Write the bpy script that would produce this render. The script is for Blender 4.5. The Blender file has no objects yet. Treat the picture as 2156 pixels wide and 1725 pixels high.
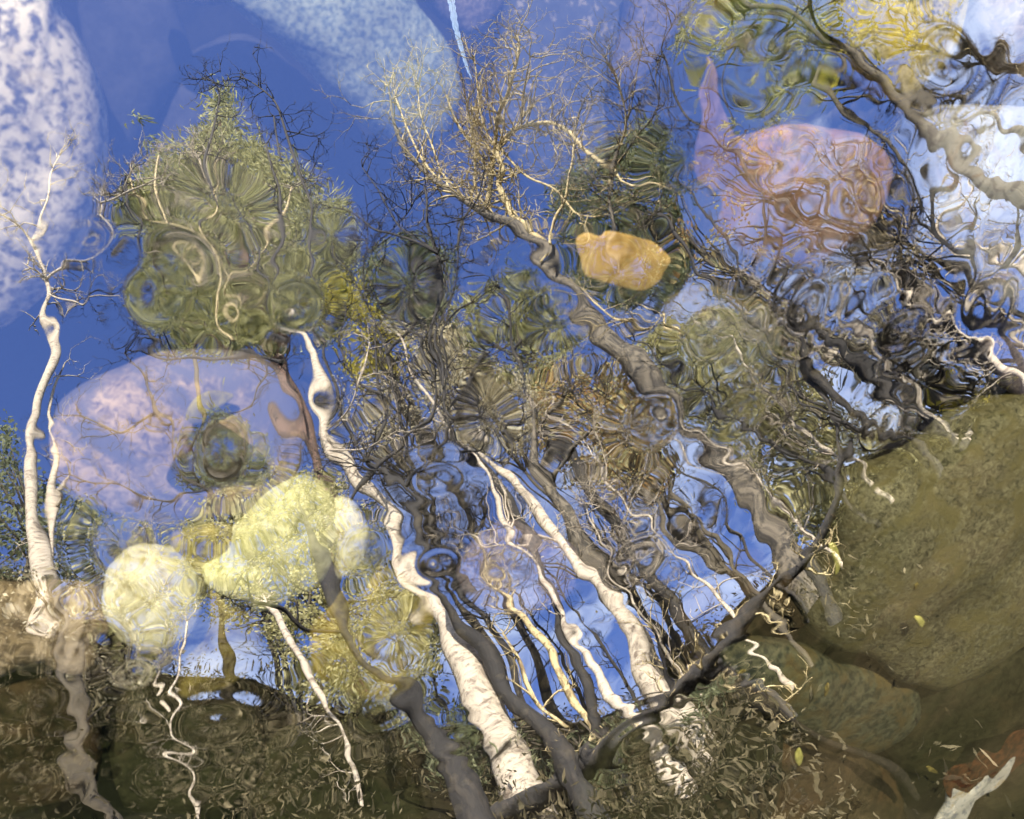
import bpy, math, random
import numpy as np
from mathutils import Vector, Matrix, noise

# ------------------------------------------------------------------ camera, sky, sun, exposure
scene = bpy.context.scene
col = scene.collection
W0, H0, FPX = 2156.0, 1725.0, 2000.0          # the photo's viewing size and focal length in those pixels
CAM = Vector((0.0, 0.0, 0.9))
nad = Vector((250 - W0 / 2, H0 / 2 + 300, FPX)).normalized()   # straight down, in camera axes (right, up, forward)
fwd = Vector((0, math.sqrt(1 - nad.z ** 2), -nad.z))
def axis(c):
    y = -(-c * -nad.z) / fwd.y if False else (-c * nad.z) / fwd.y
    return y
rz_ = -nad.x; ry_ = nad.z * rz_ / fwd.y; rx_ = math.sqrt(max(0, 1 - rz_ ** 2 - ry_ ** 2))
best = None
for s1 in (1, -1):
    r = Vector((s1 * rx_, ry_, rz_)); u = r.cross(fwd)
    if abs(u.z + nad.y) < 1e-4: best = (r, u)
right, up = best
cd = bpy.data.cameras.new('camera'); cam = bpy.data.objects.new('camera', cd); col.objects.link(cam)
cam.matrix_world = Matrix.Translation(CAM) @ Matrix((right, up, -fwd)).transposed().to_4x4()
cd.sensor_width = 36; cd.lens = 36 * FPX / W0; cd.clip_start = 0.02; cd.clip_end = 20000
cd.dof.use_dof = True; cd.dof.focus_distance = 11.0; cd.dof.aperture_fstop = 10.0
scene.camera = cam

SUN_EL, SUN_AZ = math.radians(33), math.radians(200)      # azimuth clockwise from +Y; behind the camera's right
w = bpy.data.worlds.new('World'); scene.world = w; w.use_nodes = True
nt = w.node_tree; nt.nodes.clear()
sky = nt.nodes.new('ShaderNodeTexSky'); sky.sky_type = 'NISHITA'; sky.sun_disc = False
sky.sun_elevation = SUN_EL; sky.sun_rotation = SUN_AZ; sky.altitude = 300
sky.air_density = 1.0; sky.dust_density = 0.6; sky.ozone_density = 3.0
hs = nt.nodes.new('ShaderNodeHueSaturation'); hs.inputs['Saturation'].default_value = 1.15; hs.inputs['Hue'].default_value = .52
bg = nt.nodes.new('ShaderNodeBackground'); bg.inputs['Strength'].default_value = 0.133
out = nt.nodes.new('ShaderNodeOutputWorld')
wtc = nt.nodes.new('ShaderNodeTexCoord'); wmp = nt.nodes.new('ShaderNodeMapping'); wmp.inputs['Scale'].default_value = (1, 1, 2.2)
wn = nt.nodes.new('ShaderNodeTexNoise'); wn.inputs['Scale'].default_value = 5.0; wn.inputs['Detail'].default_value = 8; wn.inputs['Roughness'].default_value = .62; wn.inputs['Distortion'].default_value = .5
wr = nt.nodes.new('ShaderNodeValToRGB'); wr.color_ramp.elements[0].position = .44; wr.color_ramp.elements[1].position = .62
wsep = nt.nodes.new('ShaderNodeSeparateXYZ'); wlow = nt.nodes.new('ShaderNodeMapRange'); wlow.interpolation_type = 'SMOOTHSTEP'
wlow.inputs['From Min'].default_value = .88; wlow.inputs['From Max'].default_value = .66; wlow.inputs['To Min'].default_value = 0; wlow.inputs['To Max'].default_value = .7
wmul = nt.nodes.new('ShaderNodeMath'); wmul.operation = 'MULTIPLY'; wmix = nt.nodes.new('ShaderNodeMix'); wmix.data_type = 'RGBA'; wmix.inputs[7].default_value = (3.9, 4.5, 5.7, 1)
nt.links.new(wtc.outputs['Generated'], wmp.inputs[0]); nt.links.new(wmp.outputs[0], wn.inputs['Vector']); nt.links.new(wn.outputs['Fac'], wr.inputs[0])
nt.links.new(wtc.outputs['Generated'], wsep.inputs[0]); nt.links.new(wsep.outputs['Z'], wlow.inputs['Value'])
nt.links.new(wr.outputs[0], wmul.inputs[0]); nt.links.new(wlow.outputs[0], wmul.inputs[1]); nt.links.new(wmul.outputs[0], wmix.inputs[0])
nt.links.new(sky.outputs[0], hs.inputs['Color']); nt.links.new(hs.outputs[0], wmix.inputs[6]); nt.links.new(wmix.outputs[2], bg.inputs[0]); nt.links.new(bg.outputs[0], out.inputs[0])
sd = bpy.data.lights.new('sun', 'SUN'); sd.energy = 5.0; sd.angle = math.radians(0.5); sd.color = (1, 0.93, 0.82)
sun = bpy.data.objects.new('sun', sd); col.objects.link(sun)
sv = Vector((math.sin(SUN_AZ) * math.cos(SUN_EL), math.cos(SUN_AZ) * math.cos(SUN_EL), math.sin(SUN_EL)))
sun.rotation_euler = sv.to_track_quat('Z', 'Y').to_euler()
sun.location = sv * 30
scene.view_settings.view_transform = 'Standard'; scene.view_settings.look = 'None'
scene.view_settings.gamma = 1; scene.view_settings.exposure = 3.08
scene.cycles.max_bounces = 8; scene.cycles.transparent_max_bounces = 16
scene.cycles.use_denoising = True
scene.cycles.sample_clamp_indirect = 4.0

# ------------------------------------------------------------------ helpers
R = random.Random(7)
def ray(x, y): return (right * ((x - W0 / 2) / FPX) + up * ((H0 / 2 - y) / FPX) + fwd)
def on_level(x, y, z=0.0):
    d = ray(x, y); return CAM + d * ((z - CAM.z) / d.z)
def mpp(x, y, z=0.0):                                   # metres per pixel across the line of sight at that level
    return (on_level(x, y, z) - CAM).length / FPX / ((ray(x, y)).length / 1.0) * 1.0
def mirrored(x, y, rng):                                # the place in the air, rng metres off, that the still water shows there
    wp = on_level(x, y); d = ray(x, y); d = Vector((d.x, d.y, -d.z))
    h = math.hypot(d.x, d.y); hw = math.hypot(wp.x, wp.y)
    t = (rng - hw) / h
    p = wp + d * t
    return p, (p - wp).length + (wp - CAM).length
def link(name, verts, faces, mat, parent=None, smooth=True):
    me = bpy.data.meshes.new(name)
    me.from_pydata([tuple(v) for v in verts], [], faces)
    if smooth: me.polygons.foreach_set('use_smooth', [True] * len(me.polygons))
    me.materials.append(mat); me.update()
    o = bpy.data.objects.new(name, me); col.objects.link(o)
    if parent is not None:
        o.parent = parent; o.matrix_parent_inverse = Matrix.Translation(-parent.location)
    return o
def tag(o, label=None, cat=None, group=None, kind=None):
    if label: o['label'] = label
    if cat: o['category'] = cat
    if group: o['group'] = group
    if kind: o['kind'] = kind
    return o
def empty(name, loc):
    o = bpy.data.objects.new(name, None); col.objects.link(o); o.location = loc; o.empty_display_size = 0.2
    return o
def catmull(pts, n=6, closed=False):
    P = [np.array(p, float) for p in pts]; out = []
    N = len(P); rngi = range(N if closed else N - 1)
    for i in rngi:
        g = (lambda k: P[k % N]) if closed else (lambda k: P[min(max(k, 0), N - 1)])
        a, b, c, d = g(i - 1), g(i), g(i + 1), g(i + 2)
        for k in range(n):
            t = k / n
            out.append(0.5 * ((2 * b) + (c - a) * t + (2 * a - 5 * b + 4 * c - d) * t * t + (3 * b - a - 3 * c + d) * t ** 3))
    if not closed: out.append(P[-1])
    return out

# ------------------------------------------------------------------ materials
def new_mat(name):
    m = bpy.data.materials.new(name); m.use_nodes = True; n = m.node_tree; n.nodes.clear()
    o = n.nodes.new('ShaderNodeOutputMaterial'); return m, n, o
def ramp(n, stops, interp='LINEAR'):
    r = n.nodes.new('ShaderNodeValToRGB'); e = r.color_ramp.elements; r.color_ramp.interpolation = interp
    e[0].position, e[0].color = stops[0][0], (*stops[0][1], 1); e[1].position, e[1].color = stops[-1][0], (*stops[-1][1], 1)
    for p, c in stops[1:-1]:
        k = e.new(p); k.color = (*c, 1)
    return r
def tex_noise(n, vec, scale, detail=5, rough=.6, dist=0.0):
    t = n.nodes.new('ShaderNodeTexNoise'); t.inputs['Scale'].default_value = scale; t.inputs['Detail'].default_value = detail
    t.inputs['Roughness'].default_value = rough; t.inputs['Distortion'].default_value = dist
    n.links.new(vec, t.inputs['Vector']); return t
def mixc(n, fac, a, b):
    m = n.nodes.new('ShaderNodeMix'); m.data_type = 'RGBA'
    if hasattr(fac, 'is_linked') or hasattr(fac, 'links'): n.links.new(fac, m.inputs[0])
    else: m.inputs[0].default_value = fac
    for s, v in ((6, a), (7, b)):
        if isinstance(v, tuple): m.inputs[s].default_value = (*v, 1)
        else: n.links.new(v, m.inputs[s])
    return m.outputs[2]
def stone_mat(name, base, spot, scale=60, lo=.42, hi=.56, patch=None, patch_scale=9, plo=.5, phi=.62, rough=.7, bump=.3, swirl=.4):
    """a mineral base colour, speckles of a second mineral and, if given, patches of algae or stain"""
    m, n, o = new_mat(name)
    tc = n.nodes.new('ShaderNodeTexCoord'); v = tc.outputs['Object']
    t1 = tex_noise(n, v, scale * 2.4, 4, .65, swirl * .8); r1 = ramp(n, [(lo, (0, 0, 0)), (hi, (1, 1, 1))]); n.links.new(t1.outputs['Fac'], r1.inputs[0])
    c = mixc(n, r1.outputs[0], spot, base)
    t3 = tex_noise(n, v, scale * .4, 5, .65); r3 = ramp(n, [(.3, (.62, .62, .62)), (.7, (1.25, 1.25, 1.25))]); n.links.new(t3.outputs['Fac'], r3.inputs[0])
    mu = n.nodes.new('ShaderNodeMix'); mu.data_type = 'RGBA'; mu.blend_type = 'MULTIPLY'; mu.inputs[0].default_value = 1
    n.links.new(c, mu.inputs[6]); n.links.new(r3.outputs[0], mu.inputs[7]); c = mu.outputs[2]
    if patch:
        t2 = tex_noise(n, v, patch_scale, 6, .68, swirl); r2 = ramp(n, [(plo, (0, 0, 0)), (phi, (1, 1, 1))]); n.links.new(t2.outputs['Fac'], r2.inputs[0])
        c = mixc(n, r2.outputs[0], c, patch)
    b = n.nodes.new('ShaderNodeBsdfPrincipled'); b.inputs['Roughness'].default_value = rough
    b.inputs['Specular IOR Level'].default_value = .1
    n.links.new(c, b.inputs['Base Color'])
    bu = n.nodes.new('ShaderNodeBump'); bu.inputs['Strength'].default_value = bump; bu.inputs['Distance'].default_value = .004
    n.links.new(t1.outputs['Fac'], bu.inputs['Height']); n.links.new(bu.outputs[0], b.inputs['Normal'])
    n.links.new(b.outputs[0], o.inputs[0]); return m
def bark_mat(name, base, dark, scale=6, lo=.5, hi=.6, stretch=(1, 1, .25)):
    m, n, o = new_mat(name)
    tc = n.nodes.new('ShaderNodeTexCoord'); mp = n.nodes.new('ShaderNodeMapping'); mp.inputs['Scale'].default_value = stretch
    n.links.new(tc.outputs['Object'], mp.inputs[0])
    t1 = tex_noise(n, mp.outputs[0], scale, 5, .65, .5); r1 = ramp(n, [(lo, (0, 0, 0)), (hi, (1, 1, 1))]); n.links.new(t1.outputs['Fac'], r1.inputs[0])
    c = mixc(n, r1.outputs[0], base, dark)
    b = n.nodes.new('ShaderNodeBsdfPrincipled'); b.inputs['Roughness'].default_value = .85; n.links.new(c, b.inputs['Base Color'])
    bu = n.nodes.new('ShaderNodeBump'); bu.inputs['Strength'].default_value = .6; bu.inputs['Distance'].default_value = .03
    n.links.new(t1.outputs['Fac'], bu.inputs['Height']); n.links.new(bu.outputs[0], b.inputs['Normal'])
    n.links.new(b.outputs[0], o.inputs[0]); return m
def leaf_mat(name, a, b_, c_, scale=1.9):
    m, n, o = new_mat(name)
    geo = n.nodes.new('ShaderNodeNewGeometry'); tc = n.nodes.new('ShaderNodeTexCoord')
    t1 = tex_noise(n, tc.outputs['Object'], scale, 3, .6)
    r0 = ramp(n, [(.0, a), (.45, b_), (.85, c_), (1.0, tuple(min(q * 1.25, .7) for q in c_))]); n.links.new(geo.outputs['Random Per Island'], r0.inputs[0])
    r1 = ramp(n, [(.40, a), (.60, c_)]); n.links.new(t1.outputs['Fac'], r1.inputs[0])
    c = mixc(n, .5, r0.outputs[0], r1.outputs[0])
    d = n.nodes.new('ShaderNodeBsdfDiffuse'); tr = n.nodes.new('ShaderNodeBsdfTranslucent'); mx = n.nodes.new('ShaderNodeMixShader'); mx.inputs[0].default_value = .48
    n.links.new(c, d.inputs[0]); n.links.new(c, tr.inputs[0]); n.links.new(d.outputs[0], mx.inputs[1]); n.links.new(tr.outputs[0], mx.inputs[2])
    n.links.new(mx.outputs[0], o.inputs[0]); return m

M = {}
M['granite'] = stone_mat('speckled_granite', (.84, .78, .68), (.12, .12, .15), 36, .38, .56, (.66, .56, .34), 5, .52, .68)
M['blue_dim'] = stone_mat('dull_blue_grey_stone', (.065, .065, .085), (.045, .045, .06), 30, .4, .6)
M['blue_pale'] = stone_mat('pale_blue_grey_stone', (.36, .42, .40), (.12, .17, .22), 75, .40, .58)
M['lilac'] = stone_mat('lilac_grey_stone', (.26, .22, .25), (.12, .11, .15), 70, .42, .58)
M['spotted'] = stone_mat('blue_stone_with_pale_spots', (.09, .10, .14), (.32, .29, .28), 38, .36, .41)
M['yellow_moss'] = stone_mat('yellow_lichened_stone', (.62, .56, .34), (.16, .15, .09), 50, .42, .54, (.62, .50, .06), 9, .44, .56, swirl=1.0)
M['green_moss'] = stone_mat('green_mossy_stone', (.10, .13, .03), (.03, .04, .02), 24, .4, .6, (.16, .13, .04), 7, .5, .6)
M['pink'] = stone_mat('pinkish_brown_stone', (.34, .20, .14), (.18, .12, .10), 12, .42, .56, (.20, .14, .12), 14, .50, .58, swirl=2.0)
M['white_blue'] = stone_mat('bluish_white_stone', (.36, .37, .40), (.14, .14, .17), 16, .38, .5, (.30, .24, .22), 11, .54, .62, swirl=1.6)
M['orange_brown'] = stone_mat('orange_brown_stone', (.34, .27, .19), (.14, .11, .085), 16, .42, .58, (.50, .42, .34), 12, .48, .56, swirl=2.2)
M['purple_granite'] = stone_mat('mauve_speckled_granite', (.60, .46, .35), (.16, .13, .14), 34, .36, .60, (.18, .17, .21), 5, .44, .54, swirl=1.0)
M['pale_yellow'] = stone_mat('pale_yellow_green_stone', (.70, .72, .46), (.36, .38, .18), 26, .34, .58, (.74, .78, .72), 12, .54, .66, swirl=1.2)
M['pale_white'] = stone_mat('pale_cream_stone', (.78, .78, .60), (.44, .40, .22), 34, .34, .52, (.66, .70, .70), 9, .5, .64)
M['olive'] = stone_mat('olive_algae_stone', (.24, .21, .07), (.10, .08, .03), 40, .38, .6, (.36, .28, .07), 10, .52, .64)
M['moss_brown'] = stone_mat('brown_mossy_boulder', (.25, .245, .165), (.05, .05, .034), 46, .36, .64, (.14, .13, .065), 14, .46, .60, swirl=1.2, bump=.8)
M['dark_brown'] = stone_mat('dark_brown_rock', (.055, .043, .026), (.02, .017, .011), 30, .4, .6, (.085, .055, .03), 6, .5, .65, bump=.8)
M['dark_green'] = stone_mat('dark_green_rock', (.035, .037, .022), (.013, .014, .009), 26, .4, .6, (.055, .046, .026), 7, .55, .68, bump=.8)
M['teal_brown'] = stone_mat('grey_green_rock', (.11, .12, .085), (.035, .045, .038), 30, .42, .58, (.11, .09, .045), 7, .48, .6, bump=.8)
M['bed'] = stone_mat('brown_stream_bed', (.024, .023, .022), (.015, .015, .018), 18, .4, .6)
M['gravel'] = stone_mat('stream_gravel', (.05, .045, .035), (.02, .018, .018), 24, .4, .6)
M['leaf_orange'] = stone_mat('orange_dead_leaf', (.62, .42, .16), (.42, .27, .10), 22, .38, .55, bump=.15)
M['leaf_pink'] = stone_mat('pink_dead_leaf', (.30, .19, .20), (.16, .09, .09), 22, .4, .6)
M['leaf_dark'] = stone_mat('dark_rotting_leaf', (.09, .075, .05), (.03, .028, .02), 30, .4, .6, (.22, .13, .07), 12, .56, .66)
M['leaf_yellow'] = stone_mat('yellow_dead_leaf', (.46, .40, .10), (.22, .18, .05), 22, .4, .6)
M['leaf_rust'] = stone_mat('rust_dead_leaf', (.11, .04, .018), (.03, .014, .01), 26, .4, .6)
M['leaf_lime'] = stone_mat('pale_lime_leaf', (.62, .62, .22), (.42, .42, .14), 30, .4, .6)
M['wet_white'] = stone_mat('wet_pale_driftwood', (.62, .64, .66), (.30, .33, .40), 30, .38, .5, (.5, .40, .24), 14, .56, .64)
M['crevice_shade'] = bark_mat('painted_crevice_shade', (.02, .018, .018), (.05, .04, .035), 30)  # near-black colour painted as the shade between the stones
M['birch'] = bark_mat('cream_birch_bark', (.50, .43, .33), (.17, .13, .095), 13, .47, .66, (1, 1, 1.9))
M['yellow_bark'] = bark_mat('yellowish_bark', (.52, .42, .22), (.18, .13, .06), 18, .50, .62, (1, 1, .6))
M['grey_bark'] = bark_mat('grey_bark', (.15, .125, .088), (.03, .026, .02), 20, .42, .58, (1, 1, .35))
M['olive_bark'] = bark_mat('olive_brown_bark', (.065, .052, .030), (.035, .028, .018), 18, .5, .62)
M['shaded_dark_bark'] = bark_mat('shaded_dark_bark', (.014, .012, .010), (.035, .028, .02), 18, .5, .64)  # backlit trunks: their shade is put into the bark colour
M['red_bark'] = bark_mat('red_brown_pine_bark', (.11, .06, .04), (.035, .022, .016), 18, .48, .62)
M['pine'] = leaf_mat('pine_needles', (0.14, 0.145, 0.05), (0.31, 0.31, 0.12), (0.58, 0.56, 0.30))
M['olive_leaf'] = leaf_mat('olive_leaves', (0.19, 0.185, 0.07), (0.38, 0.36, 0.15), (0.66, 0.61, 0.34))
M['yellow_leaf'] = leaf_mat('yellow_green_leaves', (0.228, 0.210, 0.035), (0.420, 0.367, 0.061), (0.620, 0.525, 0.105))
M['tan_leaf'] = leaf_mat('tan_leaves', (0.30, 0.25, 0.14), (0.58, 0.50, 0.32), (0.74, 0.68, 0.48))
M['autumn_leaf'] = leaf_mat('autumn_leaves', (0.210, 0.140, 0.052), (0.620, 0.315, 0.105), (0.620, 0.595, 0.315))
M['under'] = leaf_mat('undergrowth_leaves', (.02, .022, .011), (.05, .048, .022), (.30, .25, .15), 1.8)
M['grey_green'] = leaf_mat('grey_green_needles', (0.088, 0.105, 0.049), (0.193, 0.219, 0.114), (0.333, 0.350, 0.210))

# water: part of the light is mirrored (Fresnel), the rest passes on, tinted by the brown water
m, n, o = new_mat('rippled_water')
F0 = .19                                                 # share mirrored when looking straight down; Schlick's rule for the rest
geo = n.nodes.new('ShaderNodeNewGeometry')
dp = n.nodes.new('ShaderNodeVectorMath'); dp.operation = 'DOT_PRODUCT'; n.links.new(geo.outputs['Incoming'], dp.inputs[0]); n.links.new(geo.outputs['Normal'], dp.inputs[1])
def math_node(op, a, b_=None):
    k = n.nodes.new('ShaderNodeMath'); k.operation = op
    for i_, v_ in enumerate((a, b_)):
        if v_ is None: continue
        if isinstance(v_, (int, float)): k.inputs[i_].default_value = v_
        else: n.links.new(v_, k.inputs[i_])
    return k.outputs[0]
fres = math_node('ADD', math_node('MULTIPLY', math_node('POWER', math_node('SUBTRACT', 1.0, math_node('ABSOLUTE', dp.outputs['Value'])), 5.0), 1 - F0), F0)
tr = n.nodes.new('ShaderNodeBsdfTransparent'); tr.inputs[0].default_value = (.375, .36, .30, 1)
gl = n.nodes.new('ShaderNodeBsdfGlossy'); gl.inputs['Roughness'].default_value = 0.0; gl.inputs[0].default_value = (1, 1, 1, 1)
mx = n.nodes.new('ShaderNodeMixShader')
n.links.new(fres, mx.inputs[0]); n.links.new(tr.outputs[0], mx.inputs[1]); n.links.new(gl.outputs[0], mx.inputs[2]); n.links.new(mx.outputs[0], o.inputs[0])
M['water'] = m
m, n, o = new_mat('leafy_slope')  # near-black tones put the slope's shade into its colour
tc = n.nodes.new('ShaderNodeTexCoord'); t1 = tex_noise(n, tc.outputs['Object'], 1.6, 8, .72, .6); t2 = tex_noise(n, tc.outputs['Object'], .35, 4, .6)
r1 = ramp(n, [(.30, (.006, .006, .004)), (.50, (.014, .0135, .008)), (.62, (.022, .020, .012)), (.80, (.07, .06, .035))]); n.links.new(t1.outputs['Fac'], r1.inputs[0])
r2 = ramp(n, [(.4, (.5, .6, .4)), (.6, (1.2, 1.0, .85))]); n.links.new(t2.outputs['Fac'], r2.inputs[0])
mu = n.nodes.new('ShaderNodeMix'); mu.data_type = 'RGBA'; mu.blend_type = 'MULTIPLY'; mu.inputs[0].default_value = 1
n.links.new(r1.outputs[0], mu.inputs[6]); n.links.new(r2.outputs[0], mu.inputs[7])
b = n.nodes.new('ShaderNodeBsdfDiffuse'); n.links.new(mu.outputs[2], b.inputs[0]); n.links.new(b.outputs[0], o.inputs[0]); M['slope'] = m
m, n, o = new_mat('vapour'); b = n.nodes.new('ShaderNodeBsdfDiffuse'); b.inputs[0].default_value = (.45, .5, .55, 1); b2 = n.nodes.new('ShaderNodeBsdfTranslucent'); b2.inputs[0].default_value = (.45, .5, .55, 1); b3 = n.nodes.new('ShaderNodeAddShader'); n.links.new(b.outputs[0], b3.inputs[0]); n.links.new(b2.outputs[0], b3.inputs[1]); n.links.new(b3.outputs[0], o.inputs[0]); M['vapour'] = m

# ------------------------------------------------------------------ water surface with ripples
def graded(c0, c1, step, far):
    core = np.arange(c0, c1 + step, step); g = []; s = step; x = core[-1]
    while x < far: s *= 1.25; x += s; g.append(x)
    k = []; s = step; x = core[0]
    while x > -far: s *= 1.25; x -= s; k.append(x)
    return np.concatenate([np.array(k[::-1]), core, np.array(g)])
corners = [on_level(x, y) for x, y in ((0, 0), (W0, 0), (W0, H0), (0, H0))]
X0, X1 = min(c.x for c in corners) - .05, max(c.x for c in corners) + .05
Y0, Y1 = min(c.y for c in corners) - .05, max(c.y for c in corners) + .05
STEP = .0024
gx, gy = graded(X0, X1, STEP, 14), graded(Y0, Y1, STEP, 14)
XX, YY = np.meshgrid(gx, gy)
ZZ = np.zeros_like(XX)
def smooth(a, b, x):
    t = np.clip((x - a) / (b - a), 0, 1); return t * t * (3 - 2 * t)
rough_pts = [  # (x, y, reach, amount) where the stream is livelier
    (700, 650, 330, .45), (1100, 900, 360, .42), (1900, 500, 380, .8), (1800, 150, 330, .8), (1600, 750, 330, .6), (1950, 850, 300, .75), (1350, 420, 260, .45), (1250, 1150, 300, .32),
    (1500, 1300, 250, .4), (1600, 1500, 330, .5), (900, 1500, 350, .32), (350, 1500, 350, .4), (100, 1500, 250, .35), (500, 700, 280, .55), (1800, 1600, 320, .7), (950, 350, 260, .4), (100, 500, 150, .25)]
ROUGH = np.zeros_like(XX) + .06
for (px, py, rr, am) in rough_pts:
    c = on_level(px, py); s = rr * mpp(px, py)
    ROUGH = np.maximum(ROUGH, am * np.exp(-(((XX - c.x) ** 2 + (YY - c.y) ** 2) / (2 * s * s)) ** 1.0))
rg = np.random.RandomState(11)
dirw = (on_level(1800, 1300) - on_level(900, 200)); base_ang = math.atan2(dirw.y, dirw.x)
def waves(count, l0, l1, slope, spread):
    global ZZ
    Z = np.zeros_like(XX)
    wx = XX + .02 * np.sin(YY * 23 + 1) + .013 * np.sin(YY * 41 + XX * 17); wy = YY + .02 * np.sin(XX * 19 + 2) + .013 * np.sin(XX * 37 - YY * 13)
    for i in range(count):
        L = l0 * (l1 / l0) ** rg.rand(); k = 2 * math.pi / L; a = base_ang + rg.randn() * spread; ph = rg.rand() * 6.28
        Z += slope / k * np.sin(k * (wx * math.cos(a) + wy * math.sin(a)) + ph) / math.sqrt(count)
    return Z
RIGHT = np.zeros_like(XX)
for (px, py, rr, am) in [(1900, 450, 400, .62), (1750, 150, 330, .5), (1650, 750, 330, .42), (1950, 850, 320, .62), (1560, 1340, 200, .4), (1750, 1550, 300, .5), (1330, 950, 240, .30), (300, 1560, 330, .28), (900, 1720, 260, .25), (1000, 860, 240, .22), (1350, 480, 230, .3), (80, 1420, 220, .4)]:
    c = on_level(px, py); s = rr * mpp(px, py)
    RIGHT = np.maximum(RIGHT, am * np.exp(-((XX - c.x) ** 2 + (YY - c.y) ** 2) / (2 * s * s)))
CALM = np.ones_like(XX)
for (px, py, rr, am) in [(1080, 1250, 330, .35), (1400, 1250, 260, .3), (1000, 1560, 260, .4), (1330, 760, 150, .4), (700, 1000, 200, .3), (1500, 1050, 180, .3)]:
    c = on_level(px, py); s = rr * mpp(px, py)
    CALM *= 1 - am * np.exp(-((XX - c.x) ** 2 + (YY - c.y) ** 2) / (2 * s * s))
ZZ += 1.35 * ROUGH * (.55 + .45 * CALM) * (waves(26, .15, .34, .0120, 1.3) + waves(16, .022, .035, .0004, 1.5)) + 1.15 * RIGHT * CALM * (waves(40, .045, .12, .0085, 1.3) + waves(20, .026, .05, .0018, 1.5))
# rings and dimples: (x, y, radius in px, slope, wavelength in px)
rings = [(470, 950, 170, .0045, 62), (262, 1150, 95, .006, 45), (385, 545, 75, .010, 60), (620, 640, 60, .009, 50), (512, 650, 55, .008, 46), (925, 1185, 45, .012, 34),
    (765, 1160, 60, .008, 44), (480, 430, 85, .005, 120), (1030, 880, 120, .005, 100), (455, 1525, 80, .009, 46), (340, 1640, 70, .007, 50), (190, 1370, 100, .006, 60),
    (840, 1330, 100, .007, 90), (1375, 885, 65, .009, 60), (1065, 1200, 70, .006, 48), (1340, 1185, 85, .007, 52), (1610, 135, 90, .010, 70), (132, 680, 36, .003, 40), (178, 500, 36, .008, 50),
    (860, 600, 90, .006, 90), (1180, 680, 80, .006, 80), (1300, 580, 90, .004, 80), (1990, 120, 80, .010, 60), (1800, 420, 90, .006, 60), (110, 920, 40, .003, 40), (820, 1490, 90, .007, 60),
    (1460, 1080, 120, .005, 60), (280, 1420, 60, .007, 40), (1700, 650, 70, .010, 46), (2080, 640, 70, .010, 46), (60, 1650, 100, .006, 60), (1350, 1560, 100, .005, 40), (920, 1010, 70, .006, 40), (640, 850, 60, .004, 60), (330, 620, 80, .007, 50), (470, 950, 60, .008, 40), (700, 500, 60, .005, 60), (1120, 560, 60, .004, 60), (1550, 880, 90, .006, 50), (1500, 700, 80, .006, 56), (1900, 700, 90, .007, 52), (1850, 900, 80, .007, 50), (2050, 300, 90, .007, 60), (1230, 1320, 70, .004, 50), (560, 1620, 90, .006, 44), (960, 1560, 80, .005, 50), (1560, 1420, 60, .006, 44), (240, 1560, 70, .006, 40), (60, 1480, 80, .006, 44), (1640, 330, 90, .006, 60), (1450, 330, 70, .005, 60)]
for (px, py, rr, sl, wl) in rings:
    sl *= 1.75; rr *= rg.uniform(.95, 1.5); wl *= rg.uniform(1.1, 1.75)
    c = on_level(px, py); s = rr * mpp(px, py); L = wl * mpp(px, py); k = 2 * math.pi / L
    ea = rg.rand() * 3.14; ex = rg.uniform(.8, 1.25); dx = (XX - c.x) * math.cos(ea) + (YY - c.y) * math.sin(ea); dy = (YY - c.y) * math.cos(ea) - (XX - c.x) * math.sin(ea)
    D = np.sqrt((dx * ex) ** 2 + (dy / ex) ** 2 + (.25 / k) ** 2)
    ZZ += sl / k * np.cos(k * D) * np.exp(-(D / s) ** 2 * .8)
far = np.maximum(np.abs(XX), np.abs(YY))
ZZ *= 1 - smooth(5, 8, far)
ny, nx = XX.shape
me = bpy.data.meshes.new('water')
co = np.stack([XX, YY, ZZ], -1).reshape(-1, 3).astype(np.float32)
idx = np.arange(nx * ny).reshape(ny, nx)
q = np.stack([idx[:-1, :-1], idx[:-1, 1:], idx[1:, 1:], idx[1:, :-1]], -1).reshape(-1, 4)
me.vertices.add(len(co)); me.vertices.foreach_set('co', co.ravel())
me.loops.add(q.size); me.loops.foreach_set('vertex_index', q.ravel().astype(np.int32))
me.polygons.add(len(q)); me.polygons.foreach_set('loop_start', np.arange(0, q.size, 4, dtype=np.int32))
try: me.polygons.foreach_set('loop_total', np.full(len(q), 4, dtype=np.int32))
except Exception: pass
me.update(calc_edges=True); me.polygons.foreach_set('use_smooth', np.ones(len(q), dtype=bool)); me.materials.append(M['water'])
wo = bpy.data.objects.new('water', me); col.objects.link(wo); tag(wo, 'clear rippling stream water mirroring trees and blue sky', None, None, 'structure')

# ------------------------------------------------------------------ stream bed
BED = -.30
def bed_z(x, y):
    return BED + .02 * noise.noise(Vector((x * 3, y * 3, 0))) + .008 * noise.noise(Vector((x * 13, y * 13, 4)))
vs, fs = [], []; xs = np.concatenate([np.linspace(-14, -2, 13), np.linspace(-1.9, 4, 110), np.linspace(5, 14, 10)]); ys = np.concatenate([np.linspace(-14, -1.5, 12), np.linspace(-1.4, 4, 110), np.linspace(5, 14, 10)])
for y in ys:
    for x in xs: vs.append((x, y, bed_z(x, y)))
k = len(xs)
for j in range(len(ys) - 1):
    for i in range(k - 1): fs.append((j * k + i, j * k + i + 1, (j + 1) * k + i + 1, (j + 1) * k + i))
bedo = link('stream_bed', vs, fs, M['bed']); tag(bedo, 'dark silty bed of the stream below the stones', None, None, 'structure')
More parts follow.
